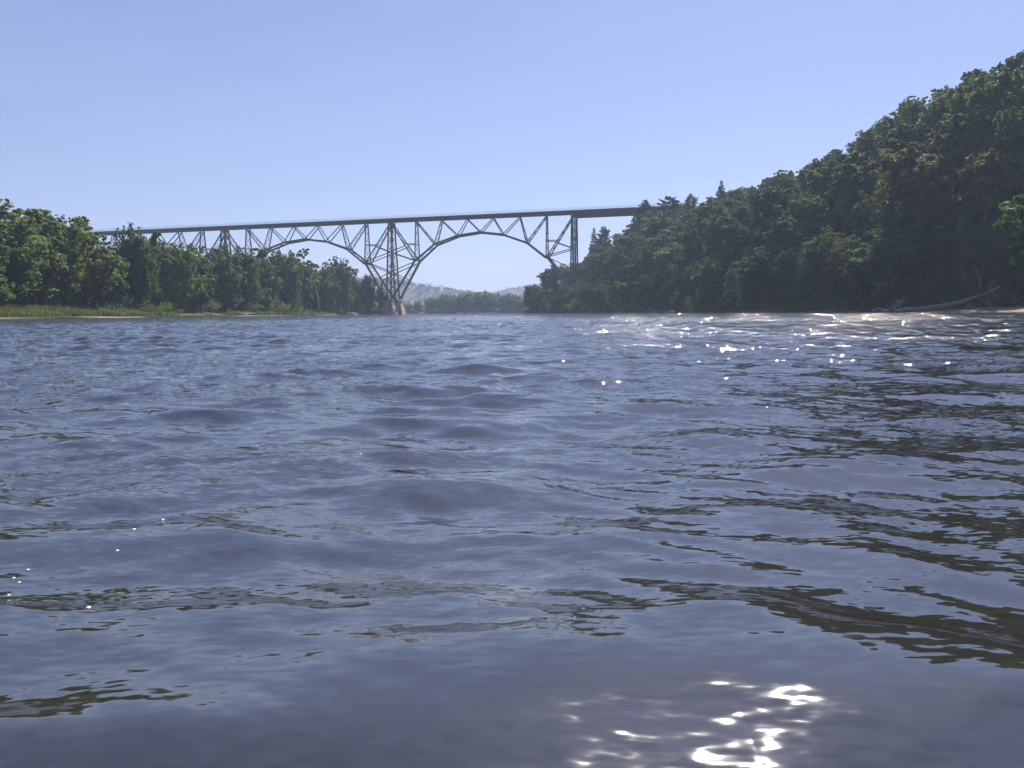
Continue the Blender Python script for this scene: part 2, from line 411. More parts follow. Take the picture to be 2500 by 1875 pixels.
# approach bent by the right bluff, abutments
for sb in (9.15,):
    zb = float(ground_z(*BP(sb, 0, 0)[:2]))-.5
    for sd in (-1, 1):
        mb = MB(); mb.beam(BP(sb, zb, sd, 3.0), BP(sb, deck_z(sb)-3.9, sd, 2.0), .7, .7); mb.build('approach_post', M_steel, bridge)
    mb = MB(); lace(mb, BP(sb, zb, -1, 3.0), BP(sb, deck_z(sb)-4, -1, 2.0), BP(sb, zb, 1, 3.0), BP(sb, deck_z(sb)-4, 1, 2.0), 2, .18)
    mb.build('approach_bracing', M_steel, bridge)
for s in (S0-.1, SEND+.15):
    g = float(ground_z(*BP(s, 0, 0)[:2])); mb = MB()
    top = deck_z(s)-.6
    mb.beam(BP(s, min(g-3, top-4), 0), BP(s, top, 0), 9.0, 6.0, (bc, -bs, 0)); mb.build('abutment', M_conc, bridge)
def pier(s, ztop, zb):
    for sd in (-1, 1):
        mb = MB(); c = BP(s, ztop, sd)
        ex = np.array((bc, -bs, 0)); ey = np.array((bs, bc, 0)); vs = []
        for z, a, b in ((zb, 4.6, 4.0), (ztop-1.0, 2.5, 2.3), (ztop-1.0, 2.75, 2.55), (ztop, 2.75, 2.55)):
            cc = np.array((c[0], c[1], z))
            vs += [cc+sx*a*ex+sy*b*ey for sx, sy in ((-1, -1), (1, -1), (1, 1), (-1, 1))]
        f = [(4*i+k, 4*i+(k+1) % 4, 4*i+4+(k+1) % 4, 4*i+4+k) for i in range(3) for k in range(4)]+[(12, 13, 14, 15)]
        mb.add(vs, f); mb.build('stone_pier', M_stone, bridge)
pier(0, FOOT-.55, -2.5); pier(-7, FOOT-.55, -1); pier(-14, FOOT-.55, -1); pier(7, 14.45, 4)

# ------------------------------------------------------------------ tree prototypes
def cards(c, nrm, size, asp, rg, bend=.0):
    n = len(c); rnd = rg.normal(size=(n, 3)); t = np.cross(nrm, rnd); t /= np.linalg.norm(t, axis=1, keepdims=True)+1e-9
    b = np.cross(nrm, t); s = size[:, None]
    v = np.stack([c-t*s, c-b*s*asp+nrm*s*.12, c+t*s, c+b*s*asp+nrm*s*.12], 1).reshape(-1, 3)
    f = np.arange(4*n).reshape(-1, 4)
    return v, f
def unit(a): return a/(np.linalg.norm(a, axis=-1, keepdims=True)+1e-9)
def make_tree(seed, H, R, base, style, ncards, nl):
    rg = np.random.default_rng(seed)
    zc = H*(base+1)/2; hz = H*(1-base)/2
    lobes = []
    tries = 0
    while len(lobes) < nl and tries < 4000:
        tries += 1
        d = unit(rg.normal(size=3)); rad = rg.uniform(.42, .98) if rg.random() < .85 else rg.uniform(0, .5)
        z = d[2]*rad
        wide = (1-(.28 if style != 'tall' else .22)*max(z, 0)**1.3)   # narrower towards the tip
        if style == 'round': wide = 1-.12*abs(z)
        lr = R*rg.uniform(.2, .36)*(1-.3*max(z, 0))
        c = np.array((d[0]*rad*R*.86*wide, d[1]*rad*R*.86*wide, zc+z*hz*.88))
        if all(np.linalg.norm(c-o[0]) > .55*min(lr, o[1]) for o in lobes): lobes.append((c, lr))
    if style == 'tall':                       # upright feathery sprays at the top
        for k in range(6):
            a = rg.uniform(0, 6.28); q = rg.uniform(.1, .8)*R; zt = H*(.98-.12*q/R)
            for j in range(3): lobes.append((np.array((q*math.cos(a)*(1+.05*j), q*math.sin(a)*(1+.05*j), zt-j*R*.17)), R*(.08+.045*j)))
    tot = sum(l[1]**2 for l in lobes); V = []; F = []; nn = 0; tall = style == 'tall'
    for c, lr in lobes:
        ns = max(6, int(13*(lr/(.28*R))**1.2)); n = max(4, int(ncards*lr*lr/tot/ns))
        d = unit(rg.normal(size=(ns, 3))+np.array((0, 0, .3))); q = c+d*(lr*rg.uniform(.35, 1.3, ns))[:, None]*np.array((1, 1, 1.15 if tall else .9))
        sr = lr*rg.uniform(.2, .5, ns)
        e = unit(rg.normal(size=(ns, n, 3))); e[..., 2] *= (1.2 if tall else .65)
        p = q[:, None]+e*(sr[:, None]*(.3+(.95 if tall else .75)*rg.random((ns, n))))[..., None]
        out = unit(q-np.array((0, 0, zc*.8)))[:, None]
        nr = unit(e*.9+out*.3+np.array((0, 0, .35))+rg.normal(size=p.shape)*.35).reshape(-1, 3)
        p = p.reshape(-1, 3); k = p[:, 2] > H*.015; p = p[k]; nr = nr[k]
        v, f = cards(p, nr, rg.uniform(.2, .38, len(p))*H/18*(.85 if tall else 1), .6, rg)
        V.append(v); F.append(f+nn); nn += len(v)
    crown = mesh_np('crown', np.concatenate(V), np.concatenate(F), M_leaf)
    mb = MB(); zz = np.linspace(-1.5, H*.86, 9); ph = rg.uniform(0, 6, 2)
    tp = np.stack([.25*np.sin(zz*.35+ph[0])*zz/H*2, .25*np.cos(zz*.3+ph[1])*zz/H*2, zz], -1)
    r0 = .019*H; mb.tube(tp, r0*(1-.9*np.clip(zz/(H*.86), 0, 1))+.02)
    for c, lr in sorted(lobes, key=lambda o: -o[1])[:16]:
        z0 = max(H*.12, c[2]*.62-lr*.3); a = np.array((np.interp(z0, zz, tp[:, 0]), np.interp(z0, zz, tp[:, 1]), z0))
        m_ = (a+c)/2+np.array((0, 0, -.06*H+rg.uniform(0, .04)*H))
        mb.tube([a, m_, c], [r0*.38, r0*.22, r0*.06], 5)
    return crown, mb.mesh('trunk', M_bark, True)
def make_pine(seed, H, R, style, ncards):
    rg = np.random.default_rng(seed); mb = MB()
    zz = np.linspace(-1.5, H, 8); r0 = .017*H
    mb.tube(np.stack([0*zz, 0*zz, zz], -1), r0*(1-.93*np.clip(zz/H, 0, 1))+.015)
    P = []; Nn = []; z = H*(.3 if style == 'white' else .16)
    while z < H*.985:
        t = z/H; k = rg.integers(4, 7)
        if style == 'white': L0 = R*(.55+.75*math.sin(min(1, (t-.2)*1.25)*math.pi)*.8)*(1 if t < .8 else (1-t)*4+.3)
        else: L0 = R*(1.02-t)**.85
        a0 = rg.uniform(0, 6.28)
        for j in range(k):
            a = a0+6.28*j/k+rg.normal()*.25; L = L0*rg.uniform(.55, 1.15)
            if L < .3: L = .3
            rise = (.18 if style == 'white' else -.12)+rg.normal()*.08+(.5*max(0, t-.8)*4 if style == 'white' else .2*t)
            u = np.array((math.cos(a), math.sin(a), 0)); e = np.array((0, 0, z))
            tip = e+u*L+np.array((0, 0, rise*L)); mid = e+u*L*.5+np.array((0, 0, rise*L*.25))
            mb.tube([e, mid, tip], [r0*.25*(1-t)+.03, r0*.15*(1-t)+.02, .015], 4)
            n = max(8, int(ncards*L/(R*60)))
            f = rg.uniform(.3, 1.03, n)**.75; q = e+(u*L)[None]*f[:, None]+np.array((0, 0, 1.))*(rise*L*f**2)[:, None]
            side = np.array((-u[1], u[0], 0)); wdt = L*.24*(1-.55*f)
            q = q+side*(rg.normal(size=n)*wdt)[:, None]+np.array((0, 0, 1))*(rg.random(n)*.32)[:, None]
            P.append(q); Nn.append(unit(rg.normal(size=(n, 3))*.6+np.array((0, 0, .9))))
        z += H*(.052 if style == 'white' else .04)*rg.uniform(.8, 1.2)
    P = np.concatenate(P); Nn = np.concatenate(Nn)
    v, f = cards(P, Nn, rg.uniform(.28, .5, len(P)), .3, rg)
    return mesh_np('crown', v, f, M_needle), mb.mesh('trunk', M_bark, True)
HILL = [make_tree(100+i, 18, R, b, st, 23000, nl) for i, (R, b, st, nl) in enumerate(
    [(6.4, .12, 'broad', 34), (5.6, .08, 'broad', 30), (7.2, .2, 'round', 36), (5.2, .06, 'tall', 34), (6.2, .18, 'round', 28), (6.8, .10, 'broad', 40), (5.6, .12, 'broad', 24)])]
BANK = [make_tree(200+i, 24, R, b, st, 24000, nl) for i, (R, b, st, nl) in enumerate([(8.6, .0, 'broad', 50), (9.4, .01, 'tall', 60), (8.0, .0, 'broad', 44), (9.0, .02, 'tall', 50), (8.0, .0, 'round', 42)])]
BUSH = [make_tree(300+i, 4, R, .0, 'round', 4200, 20) for i, R in enumerate((2.6, 3.2, 2.2))]
for c, t in BUSH: pass
PINE_W = [make_pine(400, 22, 5.2, 'white', 17000), make_pine(401, 20, 4.6, 'white', 15000)]
PINE_N = [make_pine(402, 22, 3.6, 'narrow', 13000)]
HIDDEN = {(a, b) for a, bs in {'f': (0, 2, 3, 19, 21, 22), 'h': (1, 12, 38, 40, 41, 42, 57, 59, 61, 65, 69, 75, 86, 99, 106, 109, 111, 115, 121, 126, 128, 129, 139, 146, 151, 157, 162, 182, 186, 191, 192), 'l': (0, 8, 16, 17, 18, 20, 24, 31, 37, 40, 42, 49)}.items() for b in bs}   # trees the photo shows nothing of
KEYS = {}
def plant(name, proto, x, y, h, w, color, label, cat, group=None, z=None, rot=None, hp=18.0, wp=1.0, lean=(0, 0), key=None):
    rot = random.uniform(0, 6.28) if rot is None else rot
    if key in HIDDEN: return None
    z = float(ground_z(x, y)) if z is None else z
    e = bpy.data.objects.new(name, None); COL.objects.link(e)
    e.location = (x, y, z); e.rotation_euler = (lean[0], lean[1], rot)
    if key: KEYS[e.name] = key
    s = h/hp; e.scale = (s*w, s*w, s)
    tag(e, label, cat, group)
    c = obj('crown', proto[0], e); c.color = (*color, 1); obj('trunk', proto[1], e)
    return e
def jit(c, a=.18):
    g = 1+random.uniform(-a, a); return (c[0]*g*(1+random.uniform(-.12, .12)), c[1]*g, c[2]*g*(1+random.uniform(-.15, .15)))
G_DARK, G_MID, G_LIGHT, G_OLIVE, G_YEL, G_RUST = (.10, .135, .05), (.14, .185, .06), (.175, .215, .072), (.175, .18, .07), (.15, .14, .045), (.16, .10, .04)
G_PINE = (.024, .045, .024)

# ---- left bank
def left_at(px, off):
    Ys = np.linspace(95, 480, 1500); X = (px-CX)/FPX*Ys
    d = XL(Ys)-off-X
    i = np.where(np.sign(d[:-1]) != np.sign(d[1:]))[0]
    k = i[0] if len(i) else 0
    return float(X[k]), float(Ys[k])
LEFT = [(-45, 505, 14, 1.05, 'M'), (25, 484, 16, 1.1, 'M'), (95, 497, 15, 1.1, 'L'), (165, 520, 15, 1.0, 'M'), (222, 532, 13, .95, 'L'), (268, 560, 14, .8, 'M'),
        (345, 545, 12, .68, 'D'), (403, 555, 11, .66, 'M'), (452, 588, 10, .85, 'L'), (497, 602, 9, .85, 'D'), (556, 583, 9, .8, 'M'), (598, 600, 10, .8, 'D'), (650, 597, 9, .95, 'M'),
        (700, 606, 9, .85, 'D'), (748, 608, 7, .95, 'M'), (795, 628, 8, .8, 'M'), (828, 626, 7, .8, 'D'), (866, 650, 7, .8, 'L'), (900, 668, 6, .7, 'D'), (935, 690, 5, .6, 'D')]
LT = {'M': G_MID, 'L': G_LIGHT, 'D': G_DARK}
LW = {'M': 'mid green', 'L': 'pale green', 'D': 'dark green'}
spots = ['cut off by the edge of the photo', 'tallest of the left bank, behind the grassy meadow', 'behind the meadow, right of the tallest one', 'over the middle of the meadow', 'where the left skyline starts to drop',
         'just where the bridge deck comes out', 'with a thin twig sticking up over the deck', 'hiding the deck beside the thin twig tree', 'at the first bridge struts in view', 'low between the first bridge struts',
         'thin topped, hiding the second bridge tower', 'right of the hidden bridge tower', 'under the start of the left arch', 'below the left arch chord', 'below the crown of the left arch',
         'below the falling half of the left arch', 'pointed, near the end of the left bank', 'lit on its right side near the pier', 'small, beside the stone pier', 'lowest, in front of the stone pier']
for i, (px, ty, off, w, tn) in enumerate(LEFT):
    x, y = left_at(px, off); top = unproj(px, ty, y).z; g = float(ground_z(x, y))
    plant('riverbank_tree', BANK[i % 5], x, y, (top-g)/.985, w, jit(LT[tn], .1), f'{LW[tn]} leafy tree {spots[i]}', 'tree', 'trees on the left bank', hp=24)
cnt = 0; taken = [tuple(left_at(L[0], L[2])) for L in LEFT]
for i in range(400):
    y = random.uniform(120, 455); off = random.uniform(16, 42) if y < 400 else random.uniform(10, 24); x = float(XL(y))-off
    px, py = proj((x, y, 10))
    if px < -120 or cnt > 52: continue
    if not all((x-a)**2+(y-b)**2 > 50 for a, b in taken): continue
    taken.append((x, y))
    near = min(LEFT, key=lambda L: abs(L[0]-px)); lim = np.interp(px, [L[0] for L in LEFT], [L[1] for L in LEFT])+(random.uniform(22, 58) if 230 < px < 470 else random.uniform(10, 45))
    top = unproj(px, lim, y).z; g = float(ground_z(x, y)); tn = random.choice('MDD')
    plant('riverbank_tree', BANK[cnt % 5], x, y, max(7, top-g), random.uniform(.85, 1.1), jit(LT[tn], .1),
          'inner riverbank tree showing through gaps of the left shore trees', 'tree', 'trees on the left bank', hp=24, key=('l', cnt)); cnt += 1

# ---- right hillside
def cell(px, py):
    a = ['by the bridge end', 'left of the round bush', 'above the round bush', 'midway along the hill', 'above the driftwood', 'above the fallen log', 'at the photo edge'][int(np.searchsorted([1480, 1640, 1800, 1980, 2150, 2330], px))]
    return a
pts = []
hr = np.random.default_rng(11)
for _ in range(9000):
    y = hr.uniform(112, 506); x = float(XR(y))+hr.uniform(4.5, 98)
    d = float(dR(x, y))
    if d < 3.5+6*(1-sstep(138, 165, y)) or (131 < y < 166 and d < 22): continue
    px, py = proj((x, y, float(ground_z(x, y))+10))
    if px > 2640: continue
    md = 8.0 if d < 14 else (9.8 if d < 55 else 11.5)
    if all((x-a)**2+(y-b)**2 > md*md for a, b, *_ in pts): pts.append((x, y, d, px, py))
for i, (x, y, d, px, py) in enumerate(pts):
    s = ((x-AX)*bc-(y-AY)*bs)/PAN; v = (x-AX)*bs+(y-AY)*bc       # bridge coordinates
    h = hr.uniform(13, 23) if d > 14 else hr.uniform(7, 16)
    if d > 62: h = hr.uniform(15, 21)
    if 6 < s < 12.2 and -14 < v < 9:                                # trees kept clear of the deck and the steel legs
        zmax = deck_z(s)-6 if s > 7.4 else (15+6*abs(s-7))
        g = float(ground_z(x, y)); h = min(h, zmax-g)
        if h < 6: continue
    if px < 1415 and v < 8:
        h = min(h, max(5.5, unproj(px, 712, y).z-float(ground_z(x, y))))
    cap = np.interp(px, [1280, 1330, 1415, 1440, 1480, 1540, 1560, 1600, 1700, 1740, 1780, 1850, 1900, 2000, 2100, 2206, 2290, 2400, 2500, 2640],
                    [662, 640, 632, 602, 572, 545, 515, 498, 486, 474, 458, 444, 408, 372, 318, 228, 205, 150, 100, 60])+hr.uniform(0, 22)
    h = max(5.0, min(h, unproj(px, cap, y).z-float(ground_z(x, y))))
    tone = hr.choice(['dark green', 'mid green', 'light green', 'olive green'], p=[.34, .34, .17, .15])
    colr = {'dark green': G_DARK, 'mid green': G_MID, 'light green': G_LIGHT, 'olive green': G_OLIVE}[tone]
    row = 'on the waterline' if d < 12 else ('low on the slope' if d < 30 else ('halfway up the slope' if d < 58 else 'on the skyline ridge'))
    k = int(hr.integers(0, 7))
    plant('hillside_tree', HILL[k], x, y, h, hr.uniform(.9, 1.3)*(1.2 if h < 10 else 1), jit(colr), f'{tone} broadleaf tree {row}, {cell(px, py)}', 'tree', 'trees on the right hillside', key=('h', i))
print('hill trees', len(pts))

# ---- far wood beyond the bridge
k = 0
for row in range(2):
    for i in range(19):
        px = 893+i*21+random.uniform(-6, 6)+row*9; y = 752+row*16+random.uniform(-4, 4)
        ty = np.interp(px, [890, 980, 1040, 1075, 1110, 1180, 1240, 1300], [742, 740, 733, 722, 716, 712, 716, 728])+random.uniform(-3, 6)-row*2
        p = unproj(px, ty, y); g = float(ground_z(p.x, y))
        lab = 'pale hazy tree on the far shore between the stone pier and the wood' if px < 1060 else 'hazy tree of the round far wood under the right arch'
        plant('far_shore_tree', BANK[k % 5], p.x, y, max(8, p.z-g), random.uniform(1.2, 1.6), jit(G_MID), lab, 'tree', 'trees on the far shore', hp=24, key=('f', k)); k += 1

# ------------------------------------------------------------------ far hills and the wood on them
def hills(name, skyline, Y, depth, seed, label):
    px = np.array([s[0] for s in skyline], float); top = np.array([unproj(s[0], s[1], Y).z for s in skyline]); xs = (px-CX)/FPX*Y
    gx_ = np.arange(xs[0], xs[-1], 9.0); gy_ = np.arange(-depth, depth*.7, 18.0)
    A, B = np.meshgrid(gx_, gy_); prof = np.where(B < 0, .5+.5*np.cos(np.clip(B/depth, -1, 0)*math.pi), 1-.25*(np.clip(B/depth, 0, 1)))
    Z = (np.interp(A, xs, top)-7)*prof+vnoise(A, B, 60)*6*prof; n1, n0 = A.shape
    ii = np.arange(A.size).reshape(n1, n0)
    f = np.stack([ii[:-1, :-1], ii[:-1, 1:], ii[1:, 1:], ii[1:, :-1]], -1).reshape(-1, 4)
    m = mesh_np(name, np.stack([A, B+Y, Z], -1), f, M_hill, True); tag(obj(name, m), kind='structure')
    rg = np.random.default_rng(seed); n = int(len(gx_)*len(gy_)*.42)
    tx = rg.uniform(xs[0], xs[-1], n); tb = rg.uniform(-depth, depth*.1, n)
    pr = np.where(tb < 0, .5+.5*np.cos(np.clip(tb/depth, -1, 0)*math.pi), 1); tz = (np.interp(tx, xs, top)-7)*pr+vnoise(tx, tb, 60)*6*pr
    kk = 34; th_ = rg.uniform(4, 10, n)*np.where(rg.random(n) < .05, 1.6, 1)
    d = unit(rg.normal(size=(n, kk, 3))+np.array((0, 0, .5)))
    c = np.stack([tx, tb+Y, tz+th_*.35], -1)[:, None]+d*np.stack([th_*.72, th_*.72, th_*.62], -1)[:, None]
    v, f = cards(c.reshape(-1, 3), unit(d.reshape(-1, 3)+rg.normal(size=(n*kk, 3))*.4), rg.uniform(1.0, 2.1, n*kk), .7, rg)
    w = obj('forest', mesh_np('forest', v, f, M_leaf)); w.color = (.010, .019, .012, 1)
    tag(w, label, 'forest', kind='stuff')
M_hill = noise_mat('forested_hill_ground', (.015, .028, .012), (.03, .045, .018), .05, .95)
hills('far_hill', [(560, 700), (700, 680), (850, 676), (950, 681), (1000, 686), (1050, 697), (1110, 706), (1160, 713), (1200, 716), (1240, 722), (1290, 745)], 2000, 420, 5, 'blue hazy forest covering the far hill behind the pier')
hills('distant_hill', [(1130, 735), (1180, 722), (1215, 712), (1250, 704), (1285, 698), (1330, 690), (1420, 684), (1520, 690)], 2900, 500, 6, 'palest forest on the most distant hill beyond the wooded point')

# ------------------------------------------------------------------ grass, undergrowth (uncountable)
def tufts(name, n, pick, hgt, color, label, cat, seed, wd=.07):
    rg = np.random.default_rng(seed); X, Y = pick(rg, n); Z = ground_z(X, Y)
    h = rg.uniform(*hgt, len(X)); a = rg.uniform(0, 6.28, len(X)); ld = rg.normal(size=(len(X), 2))*.3
    b = np.stack([X, Y, Z-.05], -1); t = b+np.stack([ld[:, 0]*h, ld[:, 1]*h, h], -1); w = np.stack([np.cos(a), np.sin(a), 0*a], -1)*wd
    m_ = b*.45+t*.55+np.stack([0*h, 0*h, h*.05], -1)
    v = np.stack([b-w, b+w, m_+w*1.2, t+w*.1, m_-w*1.2], 1).reshape(-1, 3)
    f = np.arange(5*len(X)).reshape(-1, 5)
    o = obj(name, mesh_np(name, v, f, M_grass)); o.color = (*color, 1); tag(o, label, cat, kind='stuff'); return o
def pick_meadow(rg, n):
    Y = rg.uniform(100, 205, n); X = XL(Y)-rg.uniform(3, 24, n)**1.0
    k = (dL(X, Y) > 3.0); return X[k], Y[k]
tufts('meadow_grass', 42000, pick_meadow, (.5, 1.15), (.12, .14, .058), 'pale green meadow grass on the low left bank', 'grass', 31)
def pick_bank(rg, n):
    Y = rg.uniform(205, 462, n); X = XL(Y)-rg.uniform(2, 12, n)
    k = (dL(X, Y) > 2.4) & (vnoise(X, Y, 25) > -.12); return X[k], Y[k]
tufts('bank_grass', 26000, pick_bank, (.5, 1.4), (.115, .135, .055), 'tufts of grass along the left waterline towards the pier', 'grass', 32, .12)
def pick_right(rg, n):
    Y = rg.uniform(112, 230, n); X = XR(Y)+rg.uniform(2.5, 16, n)+6*(1-sstep(138, 165, Y)); return X, Y
tufts('shore_grass', 16000, pick_right, (.4, 1.2), (.075, .08, .025), 'dull grass behind the sand on the right shore', 'grass', 33, .1)
def undergrowth(name, n, pick, color, label, seed, big=1.0):
    rg = np.random.default_rng(seed); X, Y = pick(rg, n); Z = ground_z(X, Y); n = len(X); kk = 16
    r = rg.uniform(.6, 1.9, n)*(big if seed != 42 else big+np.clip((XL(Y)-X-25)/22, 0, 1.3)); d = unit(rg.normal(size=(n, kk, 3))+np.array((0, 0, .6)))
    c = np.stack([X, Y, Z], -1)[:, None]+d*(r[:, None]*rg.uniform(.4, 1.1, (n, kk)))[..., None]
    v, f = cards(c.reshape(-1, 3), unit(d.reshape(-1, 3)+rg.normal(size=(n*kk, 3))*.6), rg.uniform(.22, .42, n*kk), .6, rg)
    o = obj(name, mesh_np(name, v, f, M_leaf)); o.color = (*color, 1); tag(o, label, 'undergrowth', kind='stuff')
def pick_ur(rg, n):
    Y = rg.uniform(110, 480, n); X = XR(Y)+2.5+92*rg.random(n)**1.6; k = (X < .7*Y) & (dR(X, Y) > 3+6*(1-sstep(138, 165, Y))); return X[k], Y[k]
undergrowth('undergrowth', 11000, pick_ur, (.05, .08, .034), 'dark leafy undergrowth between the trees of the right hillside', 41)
def pick_ul(rg, n):
    Y = rg.uniform(110, 465, n); X = XL(Y)-rg.uniform(9, 60, n); k = np.where(Y < 185, dL(X, Y) > 19, dL(X, Y) > 6); return X[k], Y[k]
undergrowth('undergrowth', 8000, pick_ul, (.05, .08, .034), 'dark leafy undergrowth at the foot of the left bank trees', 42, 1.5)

def pick_far(rg, n):
    return rg.uniform(-190, 60, n), rg.uniform(741, 768, n)
undergrowth('undergrowth', 1500, pick_far, (.07, .10, .05), 'hazy low thicket along the far shore beyond the bridge', 43, 1.6)
# ------------------------------------------------------------------ shrubs, driftwood and the fallen tree on the shores
def right_at(px, off):
    Ys = np.linspace(100, 560, 1900); X = (px-CX)/FPX*Ys; d = X-(XR(Ys)+off)
    i = np.where(np.sign(d[:-1]) != np.sign(d[1:]))[0]; k = i[0] if len(i) else int(np.argmin(np.abs(d)))
    return float(X[k]), float(Ys[k])
def bush(px, off, hpx, w, color, label, right=True, k=0, name='shrub', zoff=0):
    x, y = right_at(px, off) if right else left_at(px, off)
    plant(name, BUSH[k % 3], x, y, hpx/FPX*y, w, color, label, 'shrub', 'shrubs on the right shore' if right else 'shrubs on the left shore', hp=4.0, z=float(ground_z(x, y))-.1+zoff)
bush(1778, 3.0, 34, 1.15, (.085, .105, .03), 'round olive bush standing alone at the right waterline', k=0)
bush(1697, 3.0, 40, 1.0, (.12, .11, .04), 'yellowish bush with bare twigs beside the rusty one', k=1)
bush(1667, 2.5, 22, 1.3, G_RUST, 'low rusty brown bush at the right waterline', k=2)
bush(1829, 6.0, 70, 1.2, (.10, .125, .035), 'tall sunlit bush leaning up behind the round one', k=1)
bush(1862, 3.0, 22, 1.3, (.09, .11, .035), 'low curved bush right of the round one', k=2)
bush(1935, 8.0, 72, 1.2, (.09, .13, .03), 'bright bush alone under the dark trees, mid hill foot', k=0)
bush(2150, 5.0, 32, 1.8, (.11, .13, .035), 'yellow green bush behind the upturned root plate', k=1)
bush(2060, 5.0, 22, 1.8, (.09, .09, .035), 'brownish low bush left of the driftwood planks', k=2)
bush(2440, 7.0, 55, 1.3, (.10, .125, .035), 'sunlit bush beneath the raised end of the fallen tree', k=0)
bush(1405, 3.0, 34, 1.3, (.085, .115, .03), 'pale bush at the water below the bridge leg', k=1)
bush(1345, 2.5, 26, 1.5, G_MID, 'green bush at the tip of the wooded point', k=2)
for i, (px, off, hp_, w, c, lb) in enumerate([
    (370, 6, 30, 1.2, G_MID, 'dark bush where the meadow ends'), (405, 5, 34, 1.0, G_LIGHT, 'lighter bush just right of the meadow end'), (440, 5, 22, 1.3, G_OLIVE, 'low olive bush by the sand strip'),
    (520, 6, 40, 1.1, G_OLIVE, 'loose bush above a bare sandy patch'), (655, 7, 58, 1.2, G_OLIVE, 'biggest grey green bush of the left waterline'), (690, 5, 36, 1.4, G_OLIVE, 'spreading bush right of the biggest grey green one'),
    (625, 5, 36, 1.2, G_MID, 'bush left of the biggest grey green one'), (728, 5, 26, 1.6, G_LIGHT, 'pale low bush left of the leaning trunk'), (820, 5, 20, 1.8, G_LIGHT, 'bright low bush right of the leaning trunk'), (905, 4, 20, 1.6, G_LIGHT, 'bright low bush beside the dark boulder')]):
    bush(px, off, hp_, w, jit(c, .08), lb+' on the left bank', right=False, k=i)
# trees one can tell apart on the right
def special(name, proto, px, off, top, w, color, label, hp):
    x, y = right_at(px, off); g = float(ground_z(x, y)); plant(name, proto, x, y, max(6, unproj(px, top, y).z-g), w, color, label, 'tree', 'trees on the right hillside', hp=hp)
special('hillside_tree', HILL[4], 1558, 9, 628, 1.15, (.14, .125, .04), 'yellow brown rounded tree low on the slope right of the bridge leg', 18)
special('hillside_tree', HILL[1], 2085, 9, 570, 1.1, (.10, .135, .035), 'bright green tree with layered lit clumps above the driftwood', 18)
special('hillside_tree', HILL[2], 2360, 60, 290, 1.3, (.125, .115, .04), 'tree with a tinge of orange high on the right slope', 18)
special('hillside_tree', HILL[0], 2240, 50, 300, 1.25, (.115, .12, .04), 'large yellowish olive tree high on the right slope', 18)
special('hillside_tree', HILL[5], 2560, 4.5, 395, 1.05, (.085, .15, .03), 'bright green tree leaning in at the right edge of the photo', 18)
for px, top, off, w, pr, lb in [(1573, 490, 50, 1.0, PINE_W[1], 'dark pine with swept plumes at the end of the bridge deck'), (1630, 478, 56, 1.1, PINE_W[0], 'broad dark pine just right of the bridge deck end'),
                            (1682, 474, 64, 1.0, PINE_W[1], 'pine with splayed top between the broad pine and the pointed one'), (1755, 440, 72, 1.7, PINE_N[0], 'pointed dark conifer standing up from the hill skyline'),
                            (1450, 556, 40, 1.5, PINE_N[0], 'small conifer with bare lower boughs right of the bridge tower'), (1474, 553, 42, .9, PINE_W[1], 'small conifer next to the one with bare boughs')]:
    special('pine_tree', pr, px, off, top, w, G_PINE, lb, 22 if pr is not PINE_W[1] else 20)

def branchy(name, label, cat, mat, base, segs, group=None):
    """a log or trunk with its branches: segs = list of (part name, points, radii)"""
    e = bpy.data.objects.new(name, None); COL.objects.link(e); e.location = base; tag(e, label, cat, group)
    for nm, pts_, rad in segs:
        mb = MB(); mb.tube(np.array(pts_)-np.array(base), rad, 8); o = obj(nm, mb.mesh(nm, mat if not isinstance(mat, dict) else mat.get(nm, M_log), True), e)
    return e
def W3(px, py, Y): return np.array(unproj(px, py, Y))
xl, yl = right_at(2300, 2.0); YL = yl
fp = [W3(2205, 757, YL+9), W3(2260, 754, YL+5), W3(2335, 741, YL+2), W3(2395, 722, YL), W3(2420, 710, YL-1)]
fallen = branchy('fallen_tree', 'grey fallen tree lying along the right waterline with its end raised', 'fallen tree', {'trunk': M_log, 'broken_end': M_pale, 'branch': M_log}, tuple(fp[0]),
    [('trunk', fp, [.55, .55, .46, .36, .3]), ('broken_end', [W3(2419, 710.5, YL-1), W3(2441, 700.5, YL-1.5)], [.31, .2]),
     ('branch', [W3(2410, 714, YL-1), W3(2428, 684, YL-1), W3(2452, 677, YL-2)], [.14, .1, .05]), ('branch', [W3(2428, 684, YL-1), W3(2436, 698, YL-1.4)], [.08, .05]),
     ('branch', [W3(2345, 738, YL+2), W3(2378, 716, YL+3)], [.1, .03]), ('branch', [W3(2428, 684, YL-1), W3(2412, 692, YL+.5), W3(2395, 706, YL+2)], [.08, .05, .02])])
# upturned root plate at the log's foot
x, y = right_at(2186, 2.2); zb = float(ground_z(x, y)); rb = bpy.data.objects.new('tree_stump', None); COL.objects.link(rb); rb.location = (x, y, zb)
tag(rb, 'dark upturned stump with pale broken roots beside the driftwood plank', 'stump')
mb = MB(); rg = np.random.default_rng(5); u = np.linspace(0, 1, 7)
mb.tube(np.stack([(u-.5)*.6, u*0, u*1.9-.2], -1), 1.35*np.array([1, 1.05, .95, .8, .6, .4, .12]), 10)
vv = mb.v[0]; vv += rg.normal(size=vv.shape)*.12; mb.build('root_plate', M_rock, rb)
for k in range(6):
    a = rg.uniform(0, 6.28); c = np.array((math.cos(a)*.5+.3, math.sin(a)*.5, 1.3)); mb = MB()
    mb.tube([c, c+np.array((.3+rg.uniform(-.4, .5), 0, .6)), c+np.array((.7+rg.uniform(-.6, .6), .1, .9+rg.uniform(0, .5)))], [.12, .09, .04], 6); mb.build('root', M_pale, rb, True)
